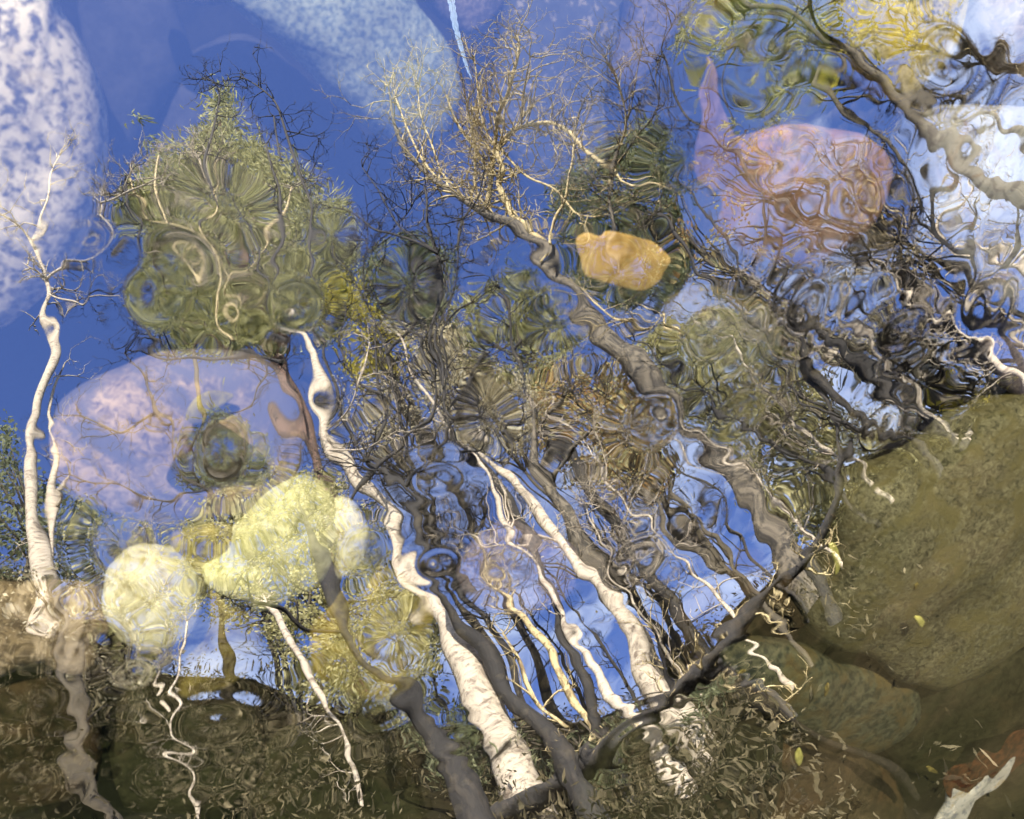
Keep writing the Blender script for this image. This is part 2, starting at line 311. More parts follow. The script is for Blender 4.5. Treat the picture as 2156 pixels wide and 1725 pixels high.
# gravel lying on the bed
vs, fs = [], []
ico = [Vector(p) for p in ((0, 0, 1), (.89, 0, .45), (.28, .85, .45), (-.72, .53, .45), (-.72, -.53, .45), (.28, -.85, .45), (.72, .53, -.45), (-.28, .85, -.45), (-.89, 0, -.45), (-.28, -.85, -.45), (.72, -.53, -.45), (0, 0, -1))]
icf = [(0,1,2),(0,2,3),(0,3,4),(0,4,5),(0,5,1),(1,6,2),(2,7,3),(3,8,4),(4,9,5),(5,10,1),(2,6,7),(3,7,8),(4,8,9),(5,9,10),(1,10,6),(6,11,7),(7,11,8),(8,11,9),(9,11,10),(10,11,6)]
for i in range(1500):
    px, py = R.uniform(600, 2300), R.uniform(150, 1850)
    if px + py < 1300: continue
    c = on_level(px, py, BED); s = R.uniform(.006, .022); b = len(vs); a = R.uniform(0, 3.14)
    ex, ey, ez = R.uniform(.8, 1.5), R.uniform(.7, 1.1), R.uniform(.4, .7)
    for v in ico:
        v = v * (1 + R.uniform(-.12, .12)); x, y = v.x * ex * s, v.y * ey * s
        vs.append((c.x + x * math.cos(a) - y * math.sin(a), c.y + x * math.sin(a) + y * math.cos(a), bed_z(c.x, c.y) + s * .4 + v.z * ez * s))
    fs += [tuple(q + b for q in f) for f in icf]
tag(link('gravel', vs, fs, M['gravel']), 'small brown gravel scattered over the stream bed', 'gravel', None, 'stuff')

# ------------------------------------------------------------------ submerged stones from their outlines
def pillow(name, outline, ztop, thick, mat, label, cat='stone', group=None, power=.55, rough=.05, seed=0, parent=None):
    """a stone whose widest contour, ztop-thick/2 under water, is the given outline; domed above and below"""
    zc = ztop - thick / 2
    pts = catmull(outline, 7, True); ring = [on_level(p[0], p[1], zc) for p in pts]
    c = sum(ring, Vector()) / len(ring); N = len(ring); vs = []; fs = []; K = 9
    size = sum((r - c).length for r in ring) / N
    prof = []
    for j in range(1, K + 1): a = math.pi / 2 * j / K; prof.append((math.sin(a), math.cos(a) ** power))
    for j in range(K - 2, -1, -2): a = math.pi / 2 * (j + 1) / K; prof.append((math.sin(a), -math.cos(a) ** power))
    vs.append(Vector((c.x, c.y, zc + thick / 2)))
    for (s, h) in prof:
        for r in ring:
            p = c + (r - c) * s; p.z = zc + h * thick / 2
            nz = noise.noise((p + Vector((seed, 0, 0))) * (1.6 / max(size, .01))) * rough * size + noise.noise((p + Vector((0, seed, 0))) * (6 / max(size, .01))) * rough * .25 * size
            dirn = (p - Vector((c.x, c.y, zc))); dirn = dirn.normalized() if dirn.length > 1e-6 else Vector((0, 0, 1))
            vs.append(p + dirn * nz)
    vs.append(Vector((c.x, c.y, zc - thick / 2)))
    for i in range(N): fs.append((0, 1 + i, 1 + (i + 1) % N))
    for j in range(len(prof) - 1):
        for i in range(N):
            a = 1 + j * N; fs.append((a + i, a + N + i, a + N + (i + 1) % N, a + (i + 1) % N))
    a = 1 + (len(prof) - 1) * N; e = len(vs) - 1
    for i in range(N): fs.append((a + i, e, a + (i + 1) % N))
    o = Vector((c.x, c.y, zc)); vs = [v - o for v in vs]
    ob = link(name, vs, fs, mat); ob.location = o
    tag(ob, label, cat, group); return ob
def ell(cx, cy, rx, ry, n=12, rot=0):
    return [(cx + rx * math.cos(t) * math.cos(rot) - ry * math.sin(t) * math.sin(rot), cy + rx * math.cos(t) * math.sin(rot) + ry * math.sin(t) * math.cos(rot)) for t in [2 * math.pi * i / n for i in range(n)]]
ST = [
 ('boulder', [(-300,-150),(60,-80),(130,20),(185,120),(218,230),(224,330),(207,420),(172,510),(120,580),(50,640),(-30,680),(-300,700)], -.03, .16, 'granite', 'large white granite boulder with dark speckles filling the upper left'),
 ('stone', [(170,-90),(330,-40),(385,50),(395,130),(350,210),(300,290),(240,340),(190,200)], -.20, .08, 'blue_dim', 'dim blue stone deep beside the white granite boulder'),
 ('stone', [(320,290),(370,160),(430,95),(520,72),(600,110),(680,190),(760,280),(800,420),(700,600),(500,650),(370,560),(300,420)], -.19, .09, 'blue_dim', 'wide dim blue stone behind the reflected pine crown'),
 ('stone', [(455,-60),(510,30),(590,90),(660,160),(740,245),(820,300),(910,290),(965,190),(930,90),(870,0),(800,-80)], -.08, .10, 'blue_pale', 'long pale blue speckled stone at the top'),
 ('stone', [(310,-60),(350,-8),(430,9),(490,-5),(520,-60)], -.12, .06, 'lilac', 'pinkish tip of a stone cut by the top edge left of the long pale one'),
 ('stone', [(870,-60),(900,10),(950,60),(990,70),(1050,20),(1065,-60)], -.18, .06, 'lilac', 'dim mauve stone at the top between long pale stone and spotted stone'),
 ('stone', [(1075,-80),(1330,-60),(1318,60),(1290,150),(1290,300),(1210,400),(1110,390),(1045,250),(1050,80)], -.16, .08, 'spotted', 'blue stone with scattered pale spots behind the twiggy treetop'),
 ('stone', [(1335,-60),(1435,-60),(1428,50),(1380,110),(1320,190),(1290,160),(1315,60)], -.10, .06, 'lilac', 'lilac speckled stone touching the green mossy one'),
 ('stone', [(1450,-70),(1600,-80),(1730,-60),(1745,80),(1760,200),(1650,275),(1550,270),(1480,170),(1430,60)], -.09, .09, 'green_moss', 'green mossy stone at the top right'),
 ('stone', [(1750,-80),(1900,-90),(2010,-60),(1995,60),(1962,130),(1905,190),(1845,203),(1790,150),(1750,60)], -.05, .10, 'yellow_moss', 'round yellow lichened stone with a white lower edge'),
 ('stone', [(2030,-60),(2300,-60),(2300,180),(2200,230),(2110,180),(2050,90),(2020,20)], -.08, .08, 'orange_brown', 'tan stone in the upper right corner'),
 ('stone', [(1475,310),(1560,290),(1660,262),(1800,275),(1866,330),(1855,410),(1800,500),(1700,560),(1570,545),(1480,470)], -.07, .07, 'pink', 'pinkish brown stone under crossing dark branches'),
 ('stone', [(1950,260),(2050,228),(2200,240),(2320,400),(2280,640),(2120,660),(2010,570),(1950,440)], -.05, .08, 'white_blue', 'big bluish white stone at the right edge'),
 ('stone', [(2060,680),(2160,640),(2300,700),(2280,830),(2150,840),(2080,770)], -.10, .06, 'lilac', 'mauve stone at the right edge under the bluish white one'),
 ('stone', [(100,890),(170,820),(280,768),(400,750),(540,752),(615,815),(645,915),(610,1010),(520,1068),(350,1085),(200,1060),(120,1000)], -.06, .09, 'purple_granite', 'mauve granite stone under the large ripple rings'),
 ('stone', ell(318, 1254, 104, 96), -.03, .08, 'pale_white', 'small round cream stone lower left'),
 ('stone', [(498,1110),(555,1040),(620,1008),(680,1028),(715,1090),(700,1160),(668,1212),(600,1245),(540,1264),(500,1242),(440,1225),(425,1190),(475,1155)], -.03, .09, 'pale_yellow', 'largest pale yellow green stone right of the round cream one'),
 ('stone', [(688,1072),(738,1058),(772,1098),(766,1150),(735,1192),(706,1204),(698,1135)], -.04, .06, 'pale_white', 'small cream stone against the right side of the pale yellow stone'),
 ('stone', [(365,1120),(430,1095),(500,1110),(505,1160),(470,1215),(420,1215),(375,1175)], -.07, .05, 'olive', 'olive stone tucked between cream stone and pale yellow stone'),
 ('stone', [(410,1262),(520,1262),(552,1330),(525,1400),(440,1445),(380,1450),(390,1370)], -.07, .06, 'olive', 'mustard olive stone under the pale yellow stone'),
 ('boulder', [(1715,1150),(1780,1010),(1930,950),(2100,830),(2300,790),(2420,1100),(2330,1290),(2120,1330),(2000,1385),(1900,1402),(1790,1390),(1712,1330),(1690,1240)], -.04, .16, 'moss_brown', 'large olive brown mossy boulder at the lower right'),
 ('boulder', [(1950,1430),(2110,1370),(2330,1320),(2420,1650),(2220,1700),(2050,1690),(1930,1640),(1850,1570)], -.10, .12, 'dark_green', 'dark green slab below the large mossy boulder'),
 ('stone', [(1520,1380),(1620,1345),(1760,1385),(1900,1425),(1925,1500),(1830,1575),(1700,1530),(1570,1455)], -.08, .09, 'teal_brown', 'grey green rock with pale chips below the mossy boulder'),
 ('stone', [(1430,1310),(1510,1210),(1600,1165),(1665,1215),(1600,1290),(1520,1345),(1450,1400)], -.08, .07, 'dark_brown', 'warm brown rock left of the mossy boulder'),
 ('boulder', [(1290,1560),(1480,1470),(1560,1470),(1660,1545),(1620,1680),(1480,1800),(1250,1850),(1210,1700)], -.09, .10, 'dark_green', 'dark green boulder at the bottom right of centre'),
 ('boulder', [(1650,1560),(1740,1575),(1840,1610),(1900,1690),(1860,1850),(1560,1850),(1600,1700)], -.10, .09, 'dark_brown', 'dark brown boulder cut by the bottom edge'),
 ('stone', [(-80,1250),(60,1235),(200,1250),(225,1340),(170,1400),(60,1390),(-80,1420)], -.09, .06, 'orange_brown', 'tan stone left of the round cream stone'),
 ('stone', [(700,1225),(800,1190),(900,1270),(890,1400),(800,1470),(700,1440),(650,1340)], -.10, .06, 'olive', 'olive stone beside the white reflected trunk'),
 ('stone', [(-100,1480),(80,1430),(200,1500),(190,1640),(50,1700),(-100,1700)], -.10, .06, 'dark_brown', 'dark brown stone in the lower left corner'),
 ('stone', [(240,1480),(380,1450),(520,1480),(560,1600),(420,1700),(260,1680)], -.10, .06, 'dark_green', 'dark green stone under the mustard one'),
 ('stone', [(560,1560),(760,1520),(880,1620),(860,1800),(620,1820),(520,1700)], -.11, .06, 'dark_green', 'dark grey green stone at the bottom edge left of centre'),
 ('stone', [(1050,1110),(1200,1150),(1180,1260),(1040,1280),(960,1200)], -.14, .06, 'lilac', 'mauve stone between the pale trunks'),
 ('stone', [(1420,620),(1560,600),(1640,680),(1600,780),(1470,800),(1390,720)], -.12, .06, 'teal_brown', 'grey green stone right of the leaning trunk'),
]
for i, s in enumerate(ST):
    pillow(s[0], s[1], s[2], s[3], M[s[4]], s[5], s[0], None, seed=i * 3.7, rough=.14 if i > 17 else .06)
LV = [
 ([(1212,505),(1235,490),(1262,497),(1280,486),(1330,497),(1372,508),(1398,528),(1412,548),(1398,572),(1385,596),(1352,612),(1305,606),(1262,590),(1232,580),(1222,545)], -.012, 'leaf_orange', 'orange dead leaf lying just under the surface'),
 ([(1490,118),(1508,150),(1512,200),(1536,262),(1560,330),(1520,400),(1470,380),(1462,320),(1478,250),(1470,200),(1484,160)], -.03, 'leaf_pink', 'narrow pink leaf pointing up above the pinkish stone'),
 ([(350,1008),(380,945),(408,905),(440,880),(500,915),(558,965),(548,1000),(480,1012),(400,1032)], -.05, 'leaf_dark', 'dark rotting leaf on the mauve granite stone'),
 ([(392,870),(412,838),(450,822),(492,832),(470,852),(440,866),(428,888),(402,892)], -.045, 'leaf_yellow', 'yellow leaf scrap at the tip of the dark rotting leaf'),
 ([(1985,1650),(2005,1615),(2040,1612),(2065,1580),(2100,1585),(2130,1545),(2180,1530),(2280,1490),(2290,1560),(2180,1600),(2150,1608),(2110,1640),(2050,1650),(2010,1690)], -.008, 'leaf_rust', 'dark rust brown leaf at the waterline in the bottom right corner'),
 ([(1745,1150),(1756,1143),(1766,1165),(1768,1195),(1758,1210),(1755,1180)], -.01, 'leaf_lime', 'small pale lime leaf on the mossy boulder'),
 ([(1675,1585),(1684,1575),(1690,1595),(1682,1612),(1674,1600)], -.01, 'leaf_lime', 'tiny pale leaf near the dark brown boulder'),
 ([(1925,1300),(1938,1298),(1946,1310),(1938,1320)], -.01, 'leaf_lime', 'tiny yellow leaf fleck on the lower mossy boulder'),
]
for i, (ol, z, mt, lb) in enumerate(LV):
    pillow('leaf', ol, z, .006, M[mt], lb, 'leaf', None, rough=.03, seed=50 + i)
rl = random.Random(9)
for i in range(16):
    x, y = rl.choice([(rl.uniform(1500, 2120), rl.uniform(1400, 1700)), (rl.uniform(1720, 2140), rl.uniform(950, 1350)), (rl.uniform(1100, 1500), rl.uniform(1560, 1700))])
    a = rl.uniform(0, 3.14); l_ = rl.uniform(7, 20); w_ = l_ * rl.uniform(.25, .45); c_, s_ = math.cos(a), math.sin(a)
    ol = [(x + u * l_ * c_ - v * w_ * s_, y + u * l_ * s_ + v * w_ * c_) for u, v in ((-1, 0), (-.6, .7), (0, 1), (.6, .6), (1.1, .1), (.5, -.7), (-.2, -.9), (-.7, -.6))]
    pillow('leaf', ol, -.02 - rl.random() * .02, .004, M[rl.choice(['leaf_dark', 'leaf_dark', 'olive'])], 'small dull sunken leaf scrap over the lower right stones', 'leaf', 'small sunken leaf scraps', rough=.12, seed=200 + i)
pillow('driftwood', [(1962,1740),(1990,1690),(1994,1652),(2010,1672),(2035,1662),(2062,1634),(2078,1612),(2098,1626),(2140,1572),(2162,1560),(2140,1600),(2104,1650),(2070,1668),(2040,1690),(2020,1724),(1996,1790),(1955,1800)], -.006, .02, M['wet_white'], 'pale bleached sliver of driftwood in the bottom right corner', 'driftwood', rough=.04, seed=91)

# ------------------------------------------------------------------ tubes
class Tubes:
    def __init__(s): s.v = []; s.f = []
    def add(s, pts, rad, sides=8):
        n0 = len(s.v); prev = None
        for i, p in enumerate(pts):
            a = pts[max(i - 1, 0)]; b = pts[min(i + 1, len(pts) - 1)]; t = (b - a)
            t = t.normalized() if t.length > 1e-9 else Vector((0, 0, 1))
            if prev is None: prev = t.orthogonal().normalized()
            nrm = prev - t * prev.dot(t); nrm = nrm.normalized() if nrm.length > 1e-6 else t.orthogonal().normalized(); prev = nrm; bi = t.cross(nrm)
            for k in range(sides):
                an = 2 * math.pi * k / sides; s.v.append(p + (nrm * math.cos(an) + bi * math.sin(an)) * rad[i])
        for i in range(len(pts) - 1):
            for k in range(sides):
                a = n0 + i * sides; s.f.append((a + k, a + (k + 1) % sides, a + sides + (k + 1) % sides, a + sides + k))
        s.f.append(tuple(n0 + k for k in range(sides))[::-1]); m = n0 + (len(pts) - 1) * sides; s.f.append(tuple(m + k for k in range(sides)))
    def build(s, name, mat, parent=None): return link(name, s.v, s.f, mat, parent)

# black tubes added as the shade in crevices between the stones
def shade_strip(pts, z, mat, label):
    T = Tubes(); P = catmull(pts, 5); q = [on_level(p[0], p[1], z + .01 * math.sin(i * .7)) for i, p in enumerate(P)]
    T.add(q, [max(p[2], 1) * .5 * mpp(p[0], p[1], z) for p in P], 8); o = T.build('shade_strip', mat); tag(o, label, 'shade_strip')
shade_strip([(1380,1500,10),(1440,1420,16),(1517,1337,22),(1582,1294,20),(1646,1243,10)], -.05, M['crevice_shade'], 'black strip added for the shadow edge rising toward the mossy boulder')
shade_strip([(1530,1410,24),(1560,1450,44),(1600,1478,40),(1668,1517,14),(1740,1560,12),(1830,1592,16),(1890,1625,24),(1930,1680,16)], -.05, M['crevice_shade'], 'thick black strip added for the dark crevice slanting down to the lower right')

# ------------------------------------------------------------------ the slope across the stream
SKY = [(-900, 900), (-300, 1120), (0, 1200), (120, 1255), (300, 1400), (450, 1440), (650, 1470), (850, 1510), (1050, 1560), (1250, 1525), (1400, 1470), (1480, 1370), (1600, 1250), (1720, 1130), (1800, 1010), (1950, 890), (2156, 790), (2500, 600), (2900, 300)]
RC = 9.0
az, hh = [], []
for (x, y) in SKY:
    d = ray(x, y); az.append(math.atan2(d.x, d.y)); p, _ = mirrored(x, y, RC); hh.append(p.z)
order = sorted(range(len(az)), key=lambda i: az[i]); az = [az[i] for i in order]; hh = [hh[i] for i in order]
def hill(x, y):
    rho = math.hypot(x, y); a = math.atan2(x, y); H = float(np.interp(a, az, hh, left=hh[0], right=hh[-1]))
    fade = 1.0
    if a < az[0] - .3: fade = max(.15, 1 - (az[0] - .3 - a) * 1.2)
    if a > az[-1] + .3: fade = max(.15, 1 - (a - az[-1] - .3) * 1.2)
    t = min(max((rho - 3.6) / (RC - 3.6), 0), 1.0); z = H * fade * (t ** .9)
    if rho > RC: z += (rho - RC) * .12 * min(H, 2)
    if rho < 3.6: z = -.6 * min((3.6 - rho) / .6, 1)
    b = noise.noise(Vector((x * .5, y * .5, 3))) * .35 + noise.noise(Vector((x * 1.9, y * 1.9, 8))) * .14 + noise.noise(Vector((x * 5, y * 5, 1))) * .05
    return z + b * min(t * 4, 1)
vs, fs = [], []; rr = list(np.linspace(3.0, 14, 100)) + [16, 19, 24, 40, 90]; aa = np.linspace(-math.pi * .62, math.pi * .8, 240)
for r_ in rr:
    for a in aa: x, y = r_ * math.sin(a), r_ * math.cos(a); vs.append((x, y, hill(x, y)))
k = len(aa)
for j in range(len(rr) - 1):
    for i in range(k - 1): fs.append((j * k + i, (j + 1) * k + i, (j + 1) * k + i + 1, j * k + i + 1))
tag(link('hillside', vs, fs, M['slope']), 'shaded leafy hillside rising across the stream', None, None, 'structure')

# ------------------------------------------------------------------ trees
TW_TOTAL = 0
def twigs(T, p, d, length, rad, depth, rnd, toward):
    """a crooked twig that forks"""
    n_ = 5; pts = [p.copy()]; cur = p.copy(); dd = d.normalized(); step = length / n_
    for i in range(n_):
        dd = (dd + Vector((rnd.gauss(0, .28), rnd.gauss(0, .28), rnd.gauss(0, .22) + .10))).normalized(); cur = cur + dd * step; pts.append(cur.copy())
        if depth > 0 and i >= 1 and rnd.random() < .75:
            side = dd.cross(Vector((rnd.gauss(0, 1), rnd.gauss(0, 1), rnd.gauss(0, 1)))).normalized()
            twigs(T, cur.copy(), dd * .7 + side * .8, length * rnd.uniform(.4, .62), rad * .6, depth - 1, rnd, toward)
    T.add(pts, [rad * (1 - .8 * i / n_) for i in range(n_ + 1)], 4 if rad > .006 else 3)
def tree(label, cat, rng, bark, lines, tw=1.0, root=True, name='tree', tmat=None, group=None, seed=1, twl=95, twmin=14):
    rnd = random.Random(seed); lines3 = []
    for L in lines:
        P = catmull(L, 6); q = []; rad = []
        off = rnd.uniform(-.5, .5) if lines3 else 0
        for i, p in enumerate(P):
            f = i / max(len(P) - 1, 1)
            r_ = rng + off * f * 1.6 + .12 * math.sin(i * .11 + seed)
            a, dist = mirrored(p[0], p[1], r_); q.append(a); rad.append(max(p[2], 1.2) * .5 * dist / FPX)
        lines3.append((q, rad))
    q, rad = lines3[0]
    if root:
        b = q[0]; g = hill(b.x, b.y) - .25
        if g < b.z:
            lean = (q[0] - q[min(8, len(q) - 1)]); lean = lean / max(abs(lean.z), .5) * .25
            n_ = 6; ext = []
            for i in range(n_, 0, -1):
                t = i / n_; ext.append(Vector((b.x + lean.x * (b.z - g) * t, b.y + lean.y * (b.z - g) * t, b.z + (g - b.z) * t)))
            q = ext + q; rad = [rad[0] * (1 + .25 * i / n_) for i in range(n_, 0, -1)] + rad; lines3[0] = (q, rad)
    rootp = q[0].copy(); e = empty(name, rootp); tag(e, label, cat, group)
    T = Tubes(); T.add(q, rad, 12); T.build('trunk', M[bark], e)
    for (a, b) in lines3[1:]:
        T = Tubes(); T.add(a, b, 7); T.build('limb', M[bark], e)
    T = Tubes()
    for (a, b), L in zip(lines3, lines):
        N = len(a)
        for i in range(int(N * .15), N):
            f = i / N; wpx = b[i] * 2 * FPX / ((a[i]).length + .9)
            if wpx > twmin: continue
            if rnd.random() < .62 * tw:
                i1 = min(i + 1, N - 1); d = a[i1] - a[i - 1]
                if d.length < 1e-6: continue
                d.normalize(); side = d.cross(Vector((rnd.gauss(0, 1), rnd.gauss(0, 1), rnd.gauss(0, 1)))).normalized()
                sc = (a[i].length + .9) / FPX
                twigs(T, a[i].copy(), d * .6 + side * .8, twl * sc * rnd.uniform(.4, 1.2), max(min(b[i] * .5, 3.0 * sc), 1.4 * sc), 2 if rnd.random() < .8 else 1, rnd, None)
        sc = (a[-1].length + .9) / FPX
        if tw > 0:
            for _ in range(3):
                d = (a[-1] - a[-3]).normalized(); twigs(T, a[-1].copy(), d + Vector((rnd.gauss(0, .4), rnd.gauss(0, .4), rnd.gauss(0, .4))), twl * .9 * sc * rnd.uniform(.5, 1.1), max(b[-1] * .7, 1.3 * sc), 2, rnd, None)
    if T.v:
        tag(T.build('twigs', M[tmat or bark], e), kind='stuff')
    return e
tree('cream birch standing alone at the far left', 'tree', 7.2, 'birch', [
  [(92,1235,32),(80,1137,28),(74,1040,25),(76,957,23),(92,848,17),(120,760,18),(112,700,17),(95,660,14),(104,614,10),(98,588,8)],
  [(98,588,6),(68,504,5),(40,470,4),(0,450,3)], [(98,588,6),(130,570,6),(173,560,6),(205,520,5),(236,468,5),(223,440,4)], [(70,510,4),(104,432,4),(108,385,3),(126,338,2)],
  [(92,1235,16),(104,1137,13),(115,1010,11),(122,946,8),(116,870,5),(132,800,4)], [(223,440,4),(262,430,4),(320,405,3)], [(104,614,4),(160,640,4),(200,620,3)]], tw=.45, seed=3, twl=90)
tree('thick white birch trunk rising from bottom centre', 'tree', 6.4, 'birch', [
  [(1068,1590,78),(1042,1535,74),(1007,1445,70),(963,1366,60),(920,1301,46),(868,1228,34),(848,1157,32),(827,1083,34),(762,1018,34),(708,935,30),(684,877,22),(670,812,20),(659,758,17),(640,730,14),(619,712,10),(606,700,4)],
  [(690,903,6),(740,860,5),(770,800,4),(780,740,3)], [(700,930,5),(780,930,4),(830,900,3)]], tw=.55, seed=4)
tree('dark leaning tree crossing in front of the white birch', 'tree', 6.0, 'shaded_dark_bark', [
  [(1180,1580,46),(1165,1556,44),(1111,1488,42),(1061,1445,30),(1028,1376,32),(978,1322,28),(949,1279,26),(915,1235,22),(898,1160,20),(880,1080,18),(845,1037,16),(812,989,12),(780,967,9),(800,880,7),(794,812,5),(798,722,4)],
  [(845,1037,14),(892,985,13),(942,910,12),(971,874,9)], [(971,874,11),(940,850,10),(932,800,9),(924,776,9),(913,704,9),(906,632,9),(903,560,8),(906,479,6),(902,425,5),(892,389,4)],
  [(932,800,7),(928,704,7),(935,650,6),(960,607,6),(967,560,6),(969,468,5)], [(938,827,6),(942,722,5),(956,679,5),(1000,643,4)],
  [(744,1064,7),(791,971,10),(834,928,11),(884,877,9),(906,812,8),(895,740,8),(892,704,7),(866,679,6),(850,640,4)], [(780,967,7),(730,900,5),(700,850,3)],
  [(903,560,5),(845,511,5),(780,468,5),(701,439,5)],[(906,479,3),(960,470,3),(1010,455,2)], [(903,560,5),(860,500,4),(800,400,3),(760,340,2)], [(969,468,5),(1000,420,4),(1010,380,3)], [(845,511,4),(800,540,4),(760,500,3),(720,500,2)], [(845,1037,8),(900,1000,7),(960,960,6),(1010,930,4)]], tw=.75, seed=5)
tree('big grey brown tree leaning across the centre to the upper left', 'tree', 7.6, 'grey_bark', [
  [(1700,1240,66),(1660,1165,60),(1603,1079,52),(1560,1010,48),(1499,956,43),(1452,902,40),(1416,841,44),(1374,800,48),(1320,751,50),(1266,711,44),(1230,650,40),(1194,593,32),(1140,536,28),(1097,493,25),(1036,464,22),(996,443,16),(942,403,12),(892,360,10),(834,281,7),(812,180,3)]], tw=1.6, seed=6, tmat='yellow_bark', twmin=24, twl=120)
tree('pale forked limb system above the leaning grey tree', 'tree', 7.9, 'yellow_bark', [
  [(1230,660,18),(1160,560,18),(1130,500,18),(1097,480,18),(1068,432,16),(1050,389,13),(1061,353,12),(1050,306,11),(1072,266,9),(1104,248,7),(1158,245,6),(1205,266,6),(1248,313,6),(1302,378,6),(1374,407,4)],
  [(1025,446,14),(1032,385,13),(1039,331,11),(1046,288,9),(1057,238,8),(1082,194,7),(1097,115,6),(1093,83,4)], [(1032,385,9),(1025,360,8),(1000,306,7),(964,252,6),(938,202,4)],
  [(1054,288,7),(1104,356,6),(1176,410,6),(1212,464,5),(1244,479,4)], [(1025,446,4),(996,396,5),(998,320,4),(996,252,4),(989,209,3)], [(1046,288,4),(1028,252,4),(1018,194,3),(1007,126,2)],
  [(942,403,5),(890,340,5),(850,260,4),(825,200,3)], [(1104,248,4),(1110,190,4),(1120,130,2)], [(996,443,5),(930,370,4),(905,300,4),(880,240,3),(872,180,2)]], tw=1.7, seed=7, root=False, twmin=20, twl=105)
tree('pale tree with a swollen lower trunk right of the blue gap', 'tree', 6.8, 'birch', [
  [(1420,1500,72),(1396,1470,66),(1350,1412,50),(1333,1345,40),(1300,1280,38),(1262,1240,34),(1205,1162,28),(1140,1100,27),(1097,1043,27),(1043,981,22),(996,942,17),(935,892,14),(892,830,9),(863,776,7),(850,700,4)],
  [(1205,1162,16),(1170,1140,9),(1120,1130,9),(1040,1132,8),(980,1120,5)]], tw=.4, seed=8)
tree('pale grey tree fanning up into the tan foliage', 'tree', 7.3, 'grey_bark', [
  [(1300,1280,36),(1262,1200,40),(1230,1136,40),(1194,1075,36),(1158,1018,30),(1147,938,22),(1130,860,12)], [(1158,1018,10),(1200,950,8),(1250,900,5)], [(1147,938,9),(1190,880,7),(1215,800,4)]], tw=.8, seed=9, tmat='birch')
tree('dark slim trunk beside the pale tree in the centre', 'tree', 6.5, 'shaded_dark_bark', [
  [(1270,1560,26),(1252,1500,22),(1230,1430,22),(1205,1380,24),(1185,1330,24),(1169,1265,22),(1140,1222,22),(1115,1143,26),(1068,1082,28),(1032,1014,22),(985,953,20),(960,900,12),(942,859,8)]], tw=.5, seed=10)
tree('slender cream trunk right of the blue gap base', 'tree', 6.3, 'birch', [
  [(1360,1540,30),(1345,1520,26),(1280,1463,22),(1248,1402,17),(1212,1351,13),(1183,1290,11),(1136,1218,13),(1104,1175,14),(1064,1121,13),(1036,1064,11),(1007,992,8),(985,940,5)]], tw=.4, seed=11)
tree('yellow trunk standing in the blue gap near bottom centre', 'tree', 6.6, 'yellow_bark', [
  [(1255,1540,16),(1241,1510,15),(1194,1445,15),(1151,1373,16),(1104,1308,14),(1068,1261,10),(1040,1200,6)], [(1194,1528,10),(1144,1470,9),(1086,1398,7),(1060,1340,4)]], tw=.7, seed=12)
tree('black trunk at the bottom left of centre', 'tree', 5.2, 'shaded_dark_bark', [
  [(1015,1760,76),(971,1643,62),(938,1590,52),(892,1517,42),(852,1463,40),(798,1409,22),(760,1370,20),(719,1333,22),(706,1265,34),(695,1215,36),(670,1150,20),(640,1100,10)], [(719,1333,9),(680,1332,9),(641,1325,9),(600,1285,9),(540,1265,8)]], tw=.3, seed=13)
tree('thin cream sapling bending beside the mustard olive stone', 'tree', 5.8, 'birch', [
  [(770,1720,10),(752,1661,10),(742,1607,9),(713,1546,10),(677,1488,10),(644,1427,13),(612,1355,16),(585,1300,15),(560,1270,9)]], tw=.3, seed=14)
tree('dark trunk in the lower left corner', 'tree', 5.6, 'olive_bark', [
  [(240,1780,56),(202,1697,50),(165,1600,40),(160,1517,28),(151,1427,22),(137,1337,16),(130,1270,10)], [(160,1517,8),(210,1480,6),(240,1500,4)]], tw=.5, seed=15)
tree('thin white sapling between the lower left trunks', 'tree', 5.9, 'birch', [
  [(420,1760,10),(407,1679,9),(392,1607,9),(357,1550,9),(378,1463,9),(388,1400,8),(400,1300,5)]], tw=.3, seed=16)
tree('dark crooked tree running down the right of centre', 'tree', 7.0, 'shaded_dark_bark', [
  [(1700,1180,26),(1740,1080,22),(1775,980,16),(1764,900,14),(1744,820,15),(1711,784,14),(1697,730,14),(1686,668,14),(1661,611,16),(1654,590,14),(1646,468,11),(1643,418,9),(1610,360,9),(1574,306,9),(1542,288,8),(1502,270,8),(1463,212,9),(1416,140,6),(1387,104,4),(1410,40,3)],
  [(1758,877,9),(1812,895,9),(1900,905,6)], [(1764,870,6),(1711,856,6),(1650,784,5),(1600,740,3)], [(1463,212,4),(1440,250,3),(1400,240,3)], [(1654,403,6),(1740,479,7),(1794,526,10)]], tw=.8, seed=17, tmat='olive_bark')
tree('dark tree curving down the right side', 'tree', 7.4, 'olive_bark', [
  [(2250,850,26),(2100,773,20),(2028,730,18),(1985,697,19),(1956,658,18),(1920,625,16),(1848,600,16),(1825,560,14),(1794,526,12),(1740,479,8),(1700,440,6),(1660,390,4)], [(1848,600,9),(1840,540,9),(1835,470,8),(1820,400,5)], [(1920,640,8),(1905,700,8),(1900,760,8)]], tw=.8, seed=18)
tree('pale sunlit leaning trunk at the right', 'tree', 7.7, 'birch', [
  [(2000,900,26),(1909,800,18),(1859,755,20),(1805,697,18),(1754,640,12),(1720,600,7)]], tw=.5, seed=19)
tree('second dark leaning trunk below the pale sunlit one', 'tree', 7.2, 'shaded_dark_bark', [
  [(2050,960,30),(1960,880,26),(1884,820,26),(1826,784,24),(1776,733,20),(1730,680,12)], [(1884,820,8),(1880,760,10),(1900,720,6)]], tw=.8, seed=20)
